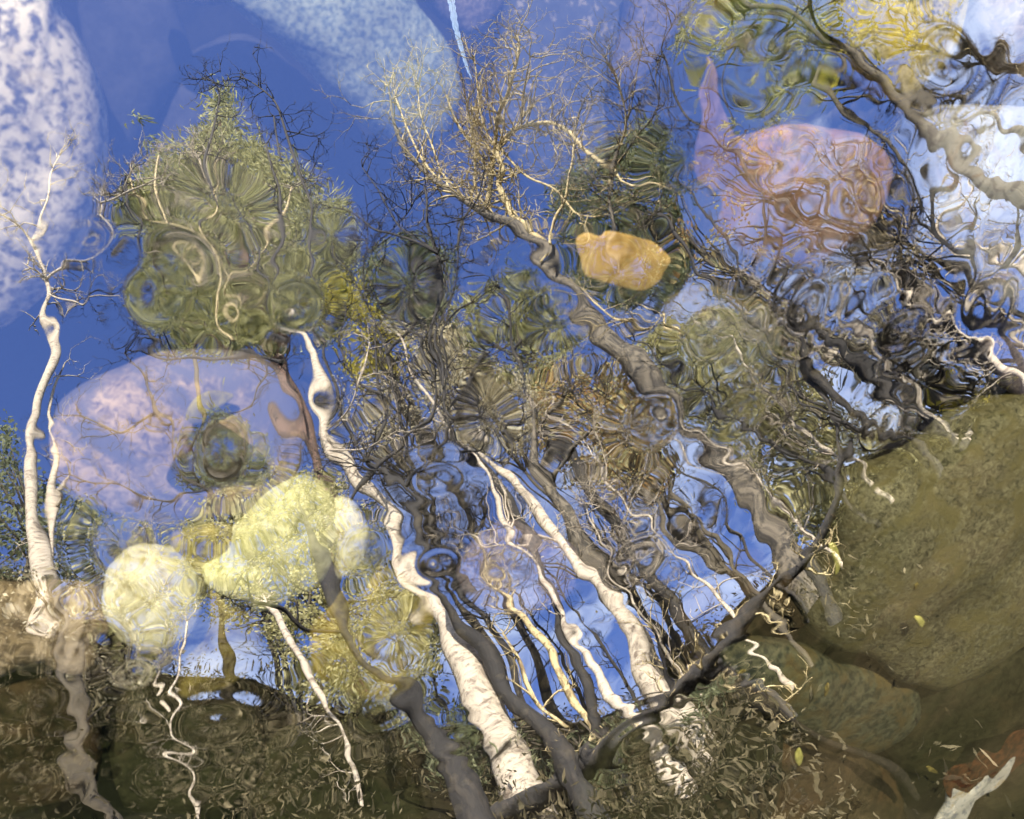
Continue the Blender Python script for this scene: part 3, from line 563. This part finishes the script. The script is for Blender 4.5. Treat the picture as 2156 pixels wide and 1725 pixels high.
tree('thick brown tree slanting through the upper right', 'tree', 6.2, 'olive_bark', [
  [(2350,520,60),(2240,440,54),(2156,396,48),(2082,371,42),(2028,335,34),(1970,288,34),(1920,230,38),(1866,194,34),(1810,170,28),(1758,144,30),(1704,90,30),(1632,36,24),(1560,-10,18)],
  [(1758,144,16),(1740,90,17),(1704,18,14),(1690,-30,12)], [(1733,180,9),(1794,259,12),(1848,300,16),(1884,335,17),(1924,362,15),(1933,396,9)], [(1866,194,10),(1950,240,12),(2010,240,9),(2040,230,6)], [(1704,90,10),(1640,80,8),(1600,60,5)]], tw=.9, seed=21)
tree('thin black branch tree left of the pinkish stone', 'tree', 7.0, 'shaded_dark_bark', [
  [(1700,760,18),(1682,719,17),(1646,683,17),(1582,665,16),(1542,625,12),(1500,600,8),(1430,540,8),(1374,480,5)], [(1582,665,7),(1560,560,6),(1500,470,6),(1460,420,5),(1420,360,4)]], tw=.8, seed=22, tmat='olive_bark')
tree('brown curved sapling against the lower blue gap', 'tree', 6.6, 'olive_bark', [
  [(1570,1230,12),(1553,1200,11),(1524,1136,11),(1459,1093,9),(1445,1064,9),(1416,1039,7),(1400,1000,5)], [(1520,1200,26),(1499,1175,26),(1452,1139,25),(1410,1100,22),(1380,1060,12)]], tw=.8, seed=23)
tree('dark vine stemmed tree inside the left pine crown', 'tree', 7.8, 'shaded_dark_bark', [
  [(600,770,10),(558,758,9),(504,755,9),(396,748,8),(324,738,8),(306,686,8),(281,618,8),(274,560,8),(281,504,7),(288,450,5),(279,396,4)], [(421,450,6),(421,382,5),(443,306,5),(464,202,3),(436,169,2)], [(700,930,9),(690,800,8),(680,700,8),(668,560,7),(659,468,7),(640,400,6),(626,360,6),(608,288,5),(590,223,4),(554,187,3),(515,166,2)], [(569,600,7),(569,468,6),(565,306,4)], [(590,330,4),(585,250,3)], [(565,700,8),(540,560,7),(520,480,5),(500,400,4)]], tw=1.0, seed=24, root=False)
tree('pale twiggy tree poking out of the pine crown at the left', 'tree', 8.6, 'yellow_bark', [[(480,720,9),(440,600,8),(400,520,7),(350,460,6),(300,430,5),(250,425,3)], [(350,460,5),(340,400,4),(345,340,3)], [(400,520,5),(420,440,4),(425,380,4),(400,330,3)], [(425,380,3),(460,350,3)], [(300,430,4),(290,390,3)], [(480,640,5),(490,560,5),(540,500,4),(600,380,4)], [(400,520,4),(470,560,4),(520,640,3)]], tw=2.0, seed=61, root=False, twl=80, tmat='birch')
tree('short dark snag among the centre greenery', 'tree', 7.9, 'shaded_dark_bark', [
  [(1110,820,18),(1090,776,15),(1082,740,13),(1068,686,9),(1054,625,6)]], tw=.5, seed=25)
tree('cream twig tree below the orange leaf', 'tree', 7.4, 'yellow_bark', [
  [(1420,720,8),(1385,661,7),(1360,686,7),(1309,683,7),(1252,625,6),(1230,600,4)], [(1158,540,8),(1165,479,6),(1200,400,5),(1216,288,4)], [(1277,313,6),(1295,223,5),(1284,162,3)]], tw=.9, seed=26, root=False)

tree('thin grey treetop between the arching pale limb and the mossy stone', 'tree', 7.9, 'grey_bark', [
  [(1302,560,9),(1290,470,8),(1277,390,7),(1277,313,6),(1290,250,5),(1295,200,4),(1284,150,3)], [(1280,400,5),(1230,330,4),(1216,260,3)], [(1285,340,5),(1340,270,4),(1370,200,3),(1380,130,2)], [(1290,250,4),(1330,190,3),(1345,120,2)]], tw=1.4, seed=27, root=False, twl=110)
tree('fine twigged dark tree right of the pinkish stone', 'tree', 7.6, 'shaded_dark_bark', [
  [(1960,700,14),(1900,600,11),(1870,500,9),(1880,420,8),(1930,330,6),(1950,250,4),(2000,180,3)], [(1870,500,6),(1800,420,5),(1760,350,3)], [(1900,600,7),(1980,540,6),(2040,440,4),(2080,380,3)], [(1950,300,4),(2020,260,3),(2100,240,2)]], tw=1.3, seed=28, tmat='yellow_bark', twl=110)
tree('pale sapling at the right edge', 'tree', 7.5, 'birch', [
  [(2250,800,16),(2150,700,14),(2080,640,12),(2040,560,10),(2010,470,8),(2020,400,6),(2050,340,4)], [(2080,640,8),(2150,560,7),(2200,500,5)]], tw=1.0, seed=29, twl=100)

tree('black web branched tree crossing the blue gaps in the middle', 'tree', 6.8, 'shaded_dark_bark', [
  [(1110,1480,14),(1040,1330,13),(960,1200,12),(900,1080,11),(860,960,10),(830,860,9),(820,760,8),(800,640,7),(780,560,5),(770,480,3)], [(960,1200,8),(1010,1100,7),(1060,1000,6),(1080,900,4)], [(900,1080,7),(840,1010,6),(760,960,5),(700,950,3)],
  [(860,960,7),(930,880,6),(990,800,5),(1010,720,3)], [(830,860,6),(760,800,5),(720,720,4),(710,640,3)], [(820,760,6),(870,680,5),(900,600,4),(930,540,3)], [(800,640,5),(740,580,4),(700,520,3)], [(780,560,4),(830,500,4),(870,430,3)]], tw=1.7, seed=62, twl=110)
tree('dark crooked tree reaching over the mauve granite stone', 'tree', 7.4, 'shaded_dark_bark', [
  [(600,1420,12),(560,1260,11),(500,1130,10),(430,1040,9),(380,960,8),(340,880,7),(300,820,5),(270,740,3)], [(430,1040,6),(350,1050,6),(260,1040,5),(180,1000,3)], [(380,960,6),(440,900,5),(520,860,4),(560,800,3)], [(340,880,5),(250,900,5),(190,880,3)], [(500,1130,6),(560,1080,5),(610,980,4)]], tw=1.2, seed=63, twl=100)
tree('dark forked tree in front of the bluish white stone', 'tree', 7.0, 'shaded_dark_bark', [
  [(2230,900,24),(2140,760,20),(2080,660,18),(2050,560,15),(2000,470,13),(1980,380,10),(2000,300,8),(2060,220,5)], [(2080,660,10),(2140,560,9),(2150,460,7),(2120,380,5)], [(2000,470,8),(1930,430,7),(1880,380,5),(1850,320,3)], [(2050,560,9),(1970,560,8),(1900,530,6),(1850,480,4)], [(2140,760,10),(2060,740,9),(1960,690,7),(1880,660,4)]], tw=.7, seed=64, twl=115)

tree('black branching tube added for the shadow edge slanting along the foot of the slope', 'shade_edge', 6.0, 'shaded_dark_bark', [[(1040,1730,34),(1180,1650,38),(1320,1555,40),(1420,1460,38),(1500,1385,34),(1600,1290,28),(1680,1215,18),(1740,1150,8)], [(1420,1460,14),(1400,1390,9),(1370,1330,5)], [(1500,1385,16),(1600,1450,22),(1700,1530,18),(1830,1600,14),(1930,1690,9)]], tw=1.0, seed=65, root=False, name='shade_edge_tube', twl=70, twmin=50, tmat='yellow_bark')  # dark tube added to stand for the shadow edge between stones

# slim bare trees between the big ones
rs = random.Random(77)
def slim(x, y, h_, wd, bark, label, group, k, tm=None):
    vx, vy = 250 - x, -300 - y; l = math.hypot(vx, vy); vx, vy = vx / l, vy / l; sx, sy = -vy, vx; L = []
    bend = rs.uniform(-.10, .10)
    for i in range(9):
        t = i / 8; o_ = math.sin(t * 5 + k) * 9 + bend * h_ * t * t
        L.append((x + vx * h_ * t + sx * o_, y + vy * h_ * t + sy * o_, wd * (1 - .8 * t)))
    br = []
    for j in range(3):
        i = rs.randint(3, 7); p = L[i]; sg = rs.choice((-1, 1)); ln = h_ * rs.uniform(.15, .3)
        br.append([(p[0], p[1], p[2] * .7), (p[0] + vx * ln * .5 + sx * sg * ln * .3, p[1] + vy * ln * .5 + sy * sg * ln * .3, p[2] * .5), (p[0] + vx * ln + sx * sg * ln * .45, p[1] + vy * ln + sy * sg * ln * .45, p[2] * .25 + 1)])
    return tree(label, 'tree', rs.uniform(6.4, 8.4), bark, [L] + br, tw=.9, seed=100 + k, group=group, twl=100, twmin=16, tmat=tm)
for k, (x, y, h_, wd) in enumerate([(1500, 1390, 620, 9), (1340, 1500, 560, 8), (1780, 1060, 620, 11), (1880, 950, 560, 10)  , (980, 1560, 620, 8), (640, 1480, 420, 8), (1640, 1220, 560, 8), (1250, 1530, 500, 9)]):
    slim(x, y, h_, wd, 'shaded_dark_bark', 'slim dark bare tree among the others on the slope', 'slim dark bare trees', k)
for k, (x, y, h_, wd) in enumerate([(1550, 1330, 560, 9), (1450, 1440, 430, 8), (1830, 1010, 480, 12), (1990, 890, 520, 12), (2160, 800, 460, 13), (880, 1530, 470, 9), (1720, 1150, 520, 9), (330, 1420, 260, 8), (2300, 620, 460, 12)]):
    slim(x, y, h_, wd, 'birch', 'slim pale bare tree among the others on the slope', 'slim pale bare trees', 20 + k)

# ------------------------------------------------------------------ foliage crowns
def inside(poly, x, y):
    c = False; j = len(poly) - 1
    for i in range(len(poly)):
        xi, yi = poly[i]; xj, yj = poly[j]
        if (yi > y) != (yj > y) and x < (xj - xi) * (y - yi) / (yj - yi) + xi: c = not c
        j = i
    return c
def crown_tree(label, name, cat, poly, rng, mat, dens=1.0, leaf=9, needle=False, bark='olive_bark', clump=34, hole=.35, depth=1.4, seed=1, stem=None):
    rnd = random.Random(seed); xs = [p[0] for p in poly]; ys = [p[1] for p in poly]
    area = (max(xs) - min(xs)) * (max(ys) - min(ys)); ncl = int(area / (clump * clump) * 2.2 * dens)
    cs = []; CP = []; CR = []; AX = []; SC = []
    cx, cy = sum(xs) / len(xs), sum(ys) / len(ys)
    foot, _ = mirrored(cx, cy, rng)
    base = Vector((foot.x, foot.y, hill(foot.x, foot.y) - .2))
    T = Tubes(); q = [base + (foot - base) * (i / 8) + Vector((math.sin(i * 1.3 + seed) * .05, math.cos(i + seed) * .05, 0)) for i in range(9)]
    T.add(q, [max(.06 * (1 - i / 10), .02) for i in range(9)], 9)
    if stem:
        sp = catmull(stem, 5); q = []; rd = []
        for p_ in sp:
            a_, ds = mirrored(p_[0], p_[1], rng); q.append(a_); rd.append(p_[2] * .5 * ds / FPX)
        base = Vector((q[0].x, q[0].y, hill(q[0].x, q[0].y) - .2)); q = [base, base.lerp(q[0], .5)] + q; rd = [rd[0] * 1.1] * 2 + rd
        T = Tubes(); T.add(q, rd, 10)
    for _ in range(ncl):
        x, y = rnd.uniform(min(xs), max(xs)), rnd.uniform(min(ys), max(ys))
        if not inside(poly, x, y): continue
        if noise.noise(Vector((x / 70, y / 70, seed))) < -hole: continue
        r_ = rng + rnd.uniform(-depth, depth) * .5; p, dist = mirrored(x, y, r_); sc = dist / FPX
        cs.append(p); CP.append(tuple(p)); CR.append(clump * sc * rnd.uniform(.5, 1.1)); SC.append(sc)
        AX.append((rnd.gauss(0, .5), rnd.gauss(0, .5), rnd.gauss(.6, .5)))
    g = np.random.RandomState(seed); nl = int(34 * min(dens, 1.3) * (9 / leaf) ** 1.2)
    C = np.repeat(np.array(CP), nl, 0); CRr = np.repeat(np.array(CR), nl)[:, None]; S = np.repeat(np.array(SC), nl)[:, None]; A = np.repeat(np.array(AX), nl, 0)
    O = g.randn(len(C), 3) * (.5, .5, .4); C = C + O * CRr
    unit = lambda v: v / (np.linalg.norm(v, axis=1, keepdims=True) + 1e-9)
    if needle:
        D = unit(unit(O) + A + g.randn(len(C), 3) * .3); L = leaf * 2.2 * S * g.uniform(.6, 1.5, (len(C), 1)); Wd = leaf * .42 * S
    else:
        D = unit(g.randn(len(C), 3)); L = leaf * 1.0 * S * g.uniform(.6, 1.4, (len(C), 1)); Wd = L * .6
    Sd = unit(np.cross(D, g.randn(len(C), 3))) * Wd
    V = np.stack([C - D * L * .5, C + Sd * .5, C + D * L * .5, C - Sd * .5], 1).reshape(-1, 3)
    vs = (V - np.array(base)); nf = len(C)
    e = empty(name, base); tag(e, label, cat)
    top = q[-1]
    for p in cs[::max(1, len(cs) // 30)]:
        j = rnd.randint(len(q) // 2, len(q) - 1); a = q[j]; m_ = a.lerp(p, .5) + Vector((0, 0, .15)); T.add([a, m_, p], [.02, .014, .006], 5)
    T.build('trunk', M[bark], e)
    me = bpy.data.meshes.new('crown'); me.vertices.add(nf * 4); me.vertices.foreach_set('co', vs.astype(np.float32).ravel())
    me.loops.add(nf * 4); me.loops.foreach_set('vertex_index', np.arange(nf * 4, dtype=np.int32)); me.polygons.add(nf); me.polygons.foreach_set('loop_start', np.arange(0, nf * 4, 4, dtype=np.int32))
    me.update(calc_edges=True); me.materials.append(M[mat]); co_ = bpy.data.objects.new('crown', me); col.objects.link(co_); co_.parent = e
crown_tree('broad olive pine crown at the left', 'pine_tree', 'tree', [(300,380),(335,340),(420,300),(450,215),(480,190),(510,290),(570,320),(640,360),(720,400),(742,520),(745,640),(700,720),(560,752),(430,745),(335,725),(300,600),(330,520),(270,450)], 9.5, 'pine', 2.0, needle=True, hole=.42, seed=31, bark='red_bark', stem=[(720,1330,30),(700,1220,34),(690,1060,30),(668,960,30),(630,880,46),(600,790,34),(560,700,22),(500,560,12),(470,420,7),(465,260,4)])
crown_tree('small spiky green pine top left of the broad one', 'pine_tree', 'tree', [(298,250),(330,275),(360,330),(400,400),(340,420),(320,330)], 9.2, 'grey_green', .8, needle=True, seed=32)
crown_tree('yellow green crown right of the broad pine', 'tree', 'tree', [(690,590),(760,560),(800,600),(870,700),(860,800),(760,830),(700,760),(680,680)], 9.0, 'yellow_leaf', 1.2, seed=33)
crown_tree('dark green domed crown in the upper middle', 'tree', 'tree', [(765,530),(860,515),(960,530),(965,600),(900,670),(820,680),(775,610)], 8.8, 'grey_green', 1.2, needle=True, seed=34)
crown_tree('fresh green pine behind the short dark snag', 'pine_tree', 'tree', [(960,650),(1040,595),(1110,585),(1170,600),(1210,680),(1195,760),(1130,800),(1020,790),(960,730)], 9.0, 'pine', 1.2, needle=True, seed=35)
crown_tree('grey green pine crown left of the orange leaf', 'pine_tree', 'tree', [(1185,380),(1240,320),(1310,260),(1350,235),(1400,280),(1440,360),(1455,450),(1440,560),(1400,640),(1300,640),(1200,600),(1180,500),(1170,440)], 9.4, 'grey_green', 1.6, needle=True, seed=36)
crown_tree('green pine bough in the upper right', 'pine_tree', 'tree', [(1420,20),(1500,-30),(1700,-30),(1760,60),(1740,200),(1660,260),(1560,250),(1500,180),(1420,130)], 7.6, 'pine', .75, needle=True, hole=.1, seed=37)
crown_tree('tan leafed beech in the middle', 'tree', 'tree', [(850,680),(960,700),(1080,780),(1160,800),(1180,900),(1120,960),(1000,960),(900,900),(850,800)], 8.6, 'tan_leaf', 2.0, hole=.5, seed=38)
crown_tree('orange and olive oak in the centre', 'tree', 'tree', [(1130,790),(1260,770),(1330,780),(1420,900),(1410,1010),(1330,1060),(1230,1010),(1150,940)], 8.3, 'autumn_leaf', 1.9, hole=.4, seed=39)
crown_tree('broad olive crown right of the leaning trunk', 'tree', 'tree', [(1330,700),(1450,690),(1600,650),(1700,700),(1760,820),(1760,960),(1740,1080),(1650,1150),(1560,1000),(1470,900),(1400,800)], 8.9, 'olive_leaf', 2.3, hole=.7, seed=40)
crown_tree('olive crown low against the slope at the right', 'tree', 'tree', [(1740,850),(1850,860),(2000,840),(2150,780),(2230,850),(2100,950),(1950,1000),(1850,1050),(1740,1150),(1700,1050)], 8.6, 'olive_leaf', 1.5, hole=.5, seed=41)
crown_tree('grey green bush at the left edge behind the birch', 'bush', 'bush', [(-60,900),(20,890),(70,1000),(200,1080),(260,1180),(160,1250),(40,1240),(-60,1200)], 8.4, 'grey_green', 1.0, seed=42)
crown_tree('brown leafed shrub low at the left', 'bush', 'bush', [(-60,1240),(100,1210),(260,1300),(360,1380),(300,1480),(100,1500),(-60,1480)], 7.4, 'tan_leaf', .7, hole=.2, seed=43)
crown_tree('green shrub behind the black trunk', 'bush', 'bush', [(380,1120),(480,1040),(600,990),(720,1000),(790,1080),(850,1200),(930,1340),(940,1480),(820,1500),(640,1480),(560,1330),(400,1260)], 7.2, 'olive_leaf', 1.7, seed=44)
crown_tree('dark pine bush along the slope at bottom centre', 'bush', 'bush', [(850,1520),(1000,1480),(1130,1560),(1250,1545),(1380,1490),(1480,1400),(1540,1420),(1500,1540),(1300,1640),(1000,1660),(860,1600)], 6.9, 'grey_green', .9, needle=True, seed=45)
crown_tree('grey twiggy hazel behind the lower blue gap', 'tree', 'tree', [(1090,1060),(1250,1020),(1400,1040),(1440,1150),(1400,1250),(1300,1260),(1150,1240),(1060,1180)], 8.8, 'tan_leaf', .3, hole=.0, seed=46)
crown_tree('reddish oak at the right behind the crossing branches', 'tree', 'tree', [(1400,480),(1560,520),(1700,540),(1760,600),(1700,650),(1540,640),(1420,600)], 8.4, 'autumn_leaf', .7, hole=.2, seed=47)
crown_tree('tan leafed tree at the far right', 'tree', 'tree', [(1780,480),(1900,440),(1960,520),(1960,640),(1860,660),(1780,600)], 8.4, 'tan_leaf', .6, hole=.2, seed=48)

crown_tree('rusty leafed thin oak over the pinkish stone', 'tree', 'tree', [(1460,280),(1560,270),(1700,260),(1860,300),(1880,420),(1800,520),(1650,560),(1500,540),(1450,420)], 8.0, 'autumn_leaf', .55, hole=.0, seed=49)
crown_tree('yellow green crown in the top right beside the thick brown tree', 'tree', 'tree', [(1740,-60),(2030,-60),(2020,60),(1970,160),(1880,210),(1780,200),(1730,80)], 7.8, 'yellow_leaf', .9, hole=.1, seed=50)
crown_tree('small dark pine top seen within the large ring', 'pine_tree', 'tree', [(360,1010),(390,930),(430,850),(470,860),(540,930),(565,1000),(480,1030),(400,1040)], 8.0, 'grey_green', 1.2, needle=True, seed=51, stem=[(560,1300,10),(520,1150,9),(490,1040,8),(460,940,5)])
crown_tree('pale leafed willow between the two dark right trees', 'tree', 'tree', [(1740,600),(1850,640),(2000,740),(2160,780),(2160,860),(1980,850),(1820,800),(1720,700)], 8.8, 'tan_leaf', 1.3, hole=.25, seed=52)
crown_tree('brown twiggy thicket left of the crossing dark stems', 'tree', 'tree', [(690,830),(800,800),(880,850),(930,940),(900,1020),(800,1030),(720,960)], 8.2, 'tan_leaf', .9, hole=.1, seed=53)
crown_tree('olive crown at the right edge above the mossy boulder', 'tree', 'tree', [(1900,800),(2156,780),(2300,700),(2400,800),(2200,900),(2000,960)], 8.4, 'yellow_leaf', .6, hole=.1, seed=54)
# low growth all over the slope
g = np.random.RandomState(5); P_, S_ = [], []; d = ray(2000, 1560); UG0 = math.atan2(d.x, d.y)
for _ in range(5200):
    a = g.uniform(az[0] - .1, az[-1] + .1); r_ = 4.0 + 5.6 * g.rand() ** .8; x, y = r_ * math.sin(a), r_ * math.cos(a)
    if noise.noise(Vector((x * .8, y * .8, 20))) < -.15 or a < UG0 + g.uniform(-.08, .12): continue
    P_.append((x, y, hill(x, y) + .05)); S_.append(g.uniform(.12, .34))
nl = 26; C = np.repeat(np.array(P_), nl, 0); Sg = np.repeat(np.array(S_), nl)[:, None]; O = g.randn(len(C), 3) * (.6, .6, .5); O[:, 2] = np.abs(O[:, 2]); C = C + O * Sg
D = g.randn(len(C), 3) + (0, 0, .8); D /= np.linalg.norm(D, axis=1, keepdims=True); L = g.uniform(.02, .10, (len(C), 1)) ** 1.0; Q = np.cross(D, g.randn(len(C), 3)); Q /= np.linalg.norm(Q, axis=1, keepdims=True); Q *= L * .10 + .002
V = np.stack([C - D * L * .5, C + Q, C + D * L * .5, C - Q], 1).reshape(-1, 3); nf = len(C)
me = bpy.data.meshes.new('undergrowth'); me.vertices.add(nf * 4); me.vertices.foreach_set('co', V.astype(np.float32).ravel()); me.loops.add(nf * 4); me.loops.foreach_set('vertex_index', np.arange(nf * 4, dtype=np.int32))
me.polygons.add(nf); me.polygons.foreach_set('loop_start', np.arange(0, nf * 4, 4, dtype=np.int32)); me.update(calc_edges=True); me.materials.append(M['under'])
uo = bpy.data.objects.new('undergrowth', me); col.objects.link(uo); tag(uo, 'dark olive and straw undergrowth covering the slope', 'undergrowth', None, 'stuff')

crown_tree('sparse sunlit beech in front of the blue gap', 'tree', 'tree', [(1180,1000),(1330,1030),(1480,1050),(1500,1180),(1420,1330),(1300,1340),(1200,1230),(1080,1200)], 8.2, 'tan_leaf', .35, hole=-.1, seed=55)
crown_tree('olive shrub above the tan stone at the left', 'bush', 'bush', [(120,1080),(250,1090),(360,1160),(420,1300),(380,1420),(260,1430),(150,1330),(100,1200)], 7.8, 'olive_leaf', .9, hole=.1, seed=56)

# ------------------------------------------------------------------ contrail high in the sky
ct = [(925,-120,16),(940,-40,15),(947,0,14),(958,50,13),(975,105,10),(990,145,6),(1003,172,2)]
T = Tubes(); P = catmull(ct, 8); q = []; rad = []
for i, p in enumerate(P):
    wp = on_level(p[0], p[1]); d = ray(p[0], p[1]); d = Vector((d.x, d.y, -d.z)); a = wp + d * (3000 / d.z)
    q.append(a); rad.append(p[2] * .5 * (a - wp).length / FPX * (1 + .18 * math.sin(i * 2.1)))
T.add(q, rad, 10); tag(T.build('contrail', M['vapour']), 'thin white vapour trail in the blue sky above the treetop', 'contrail')
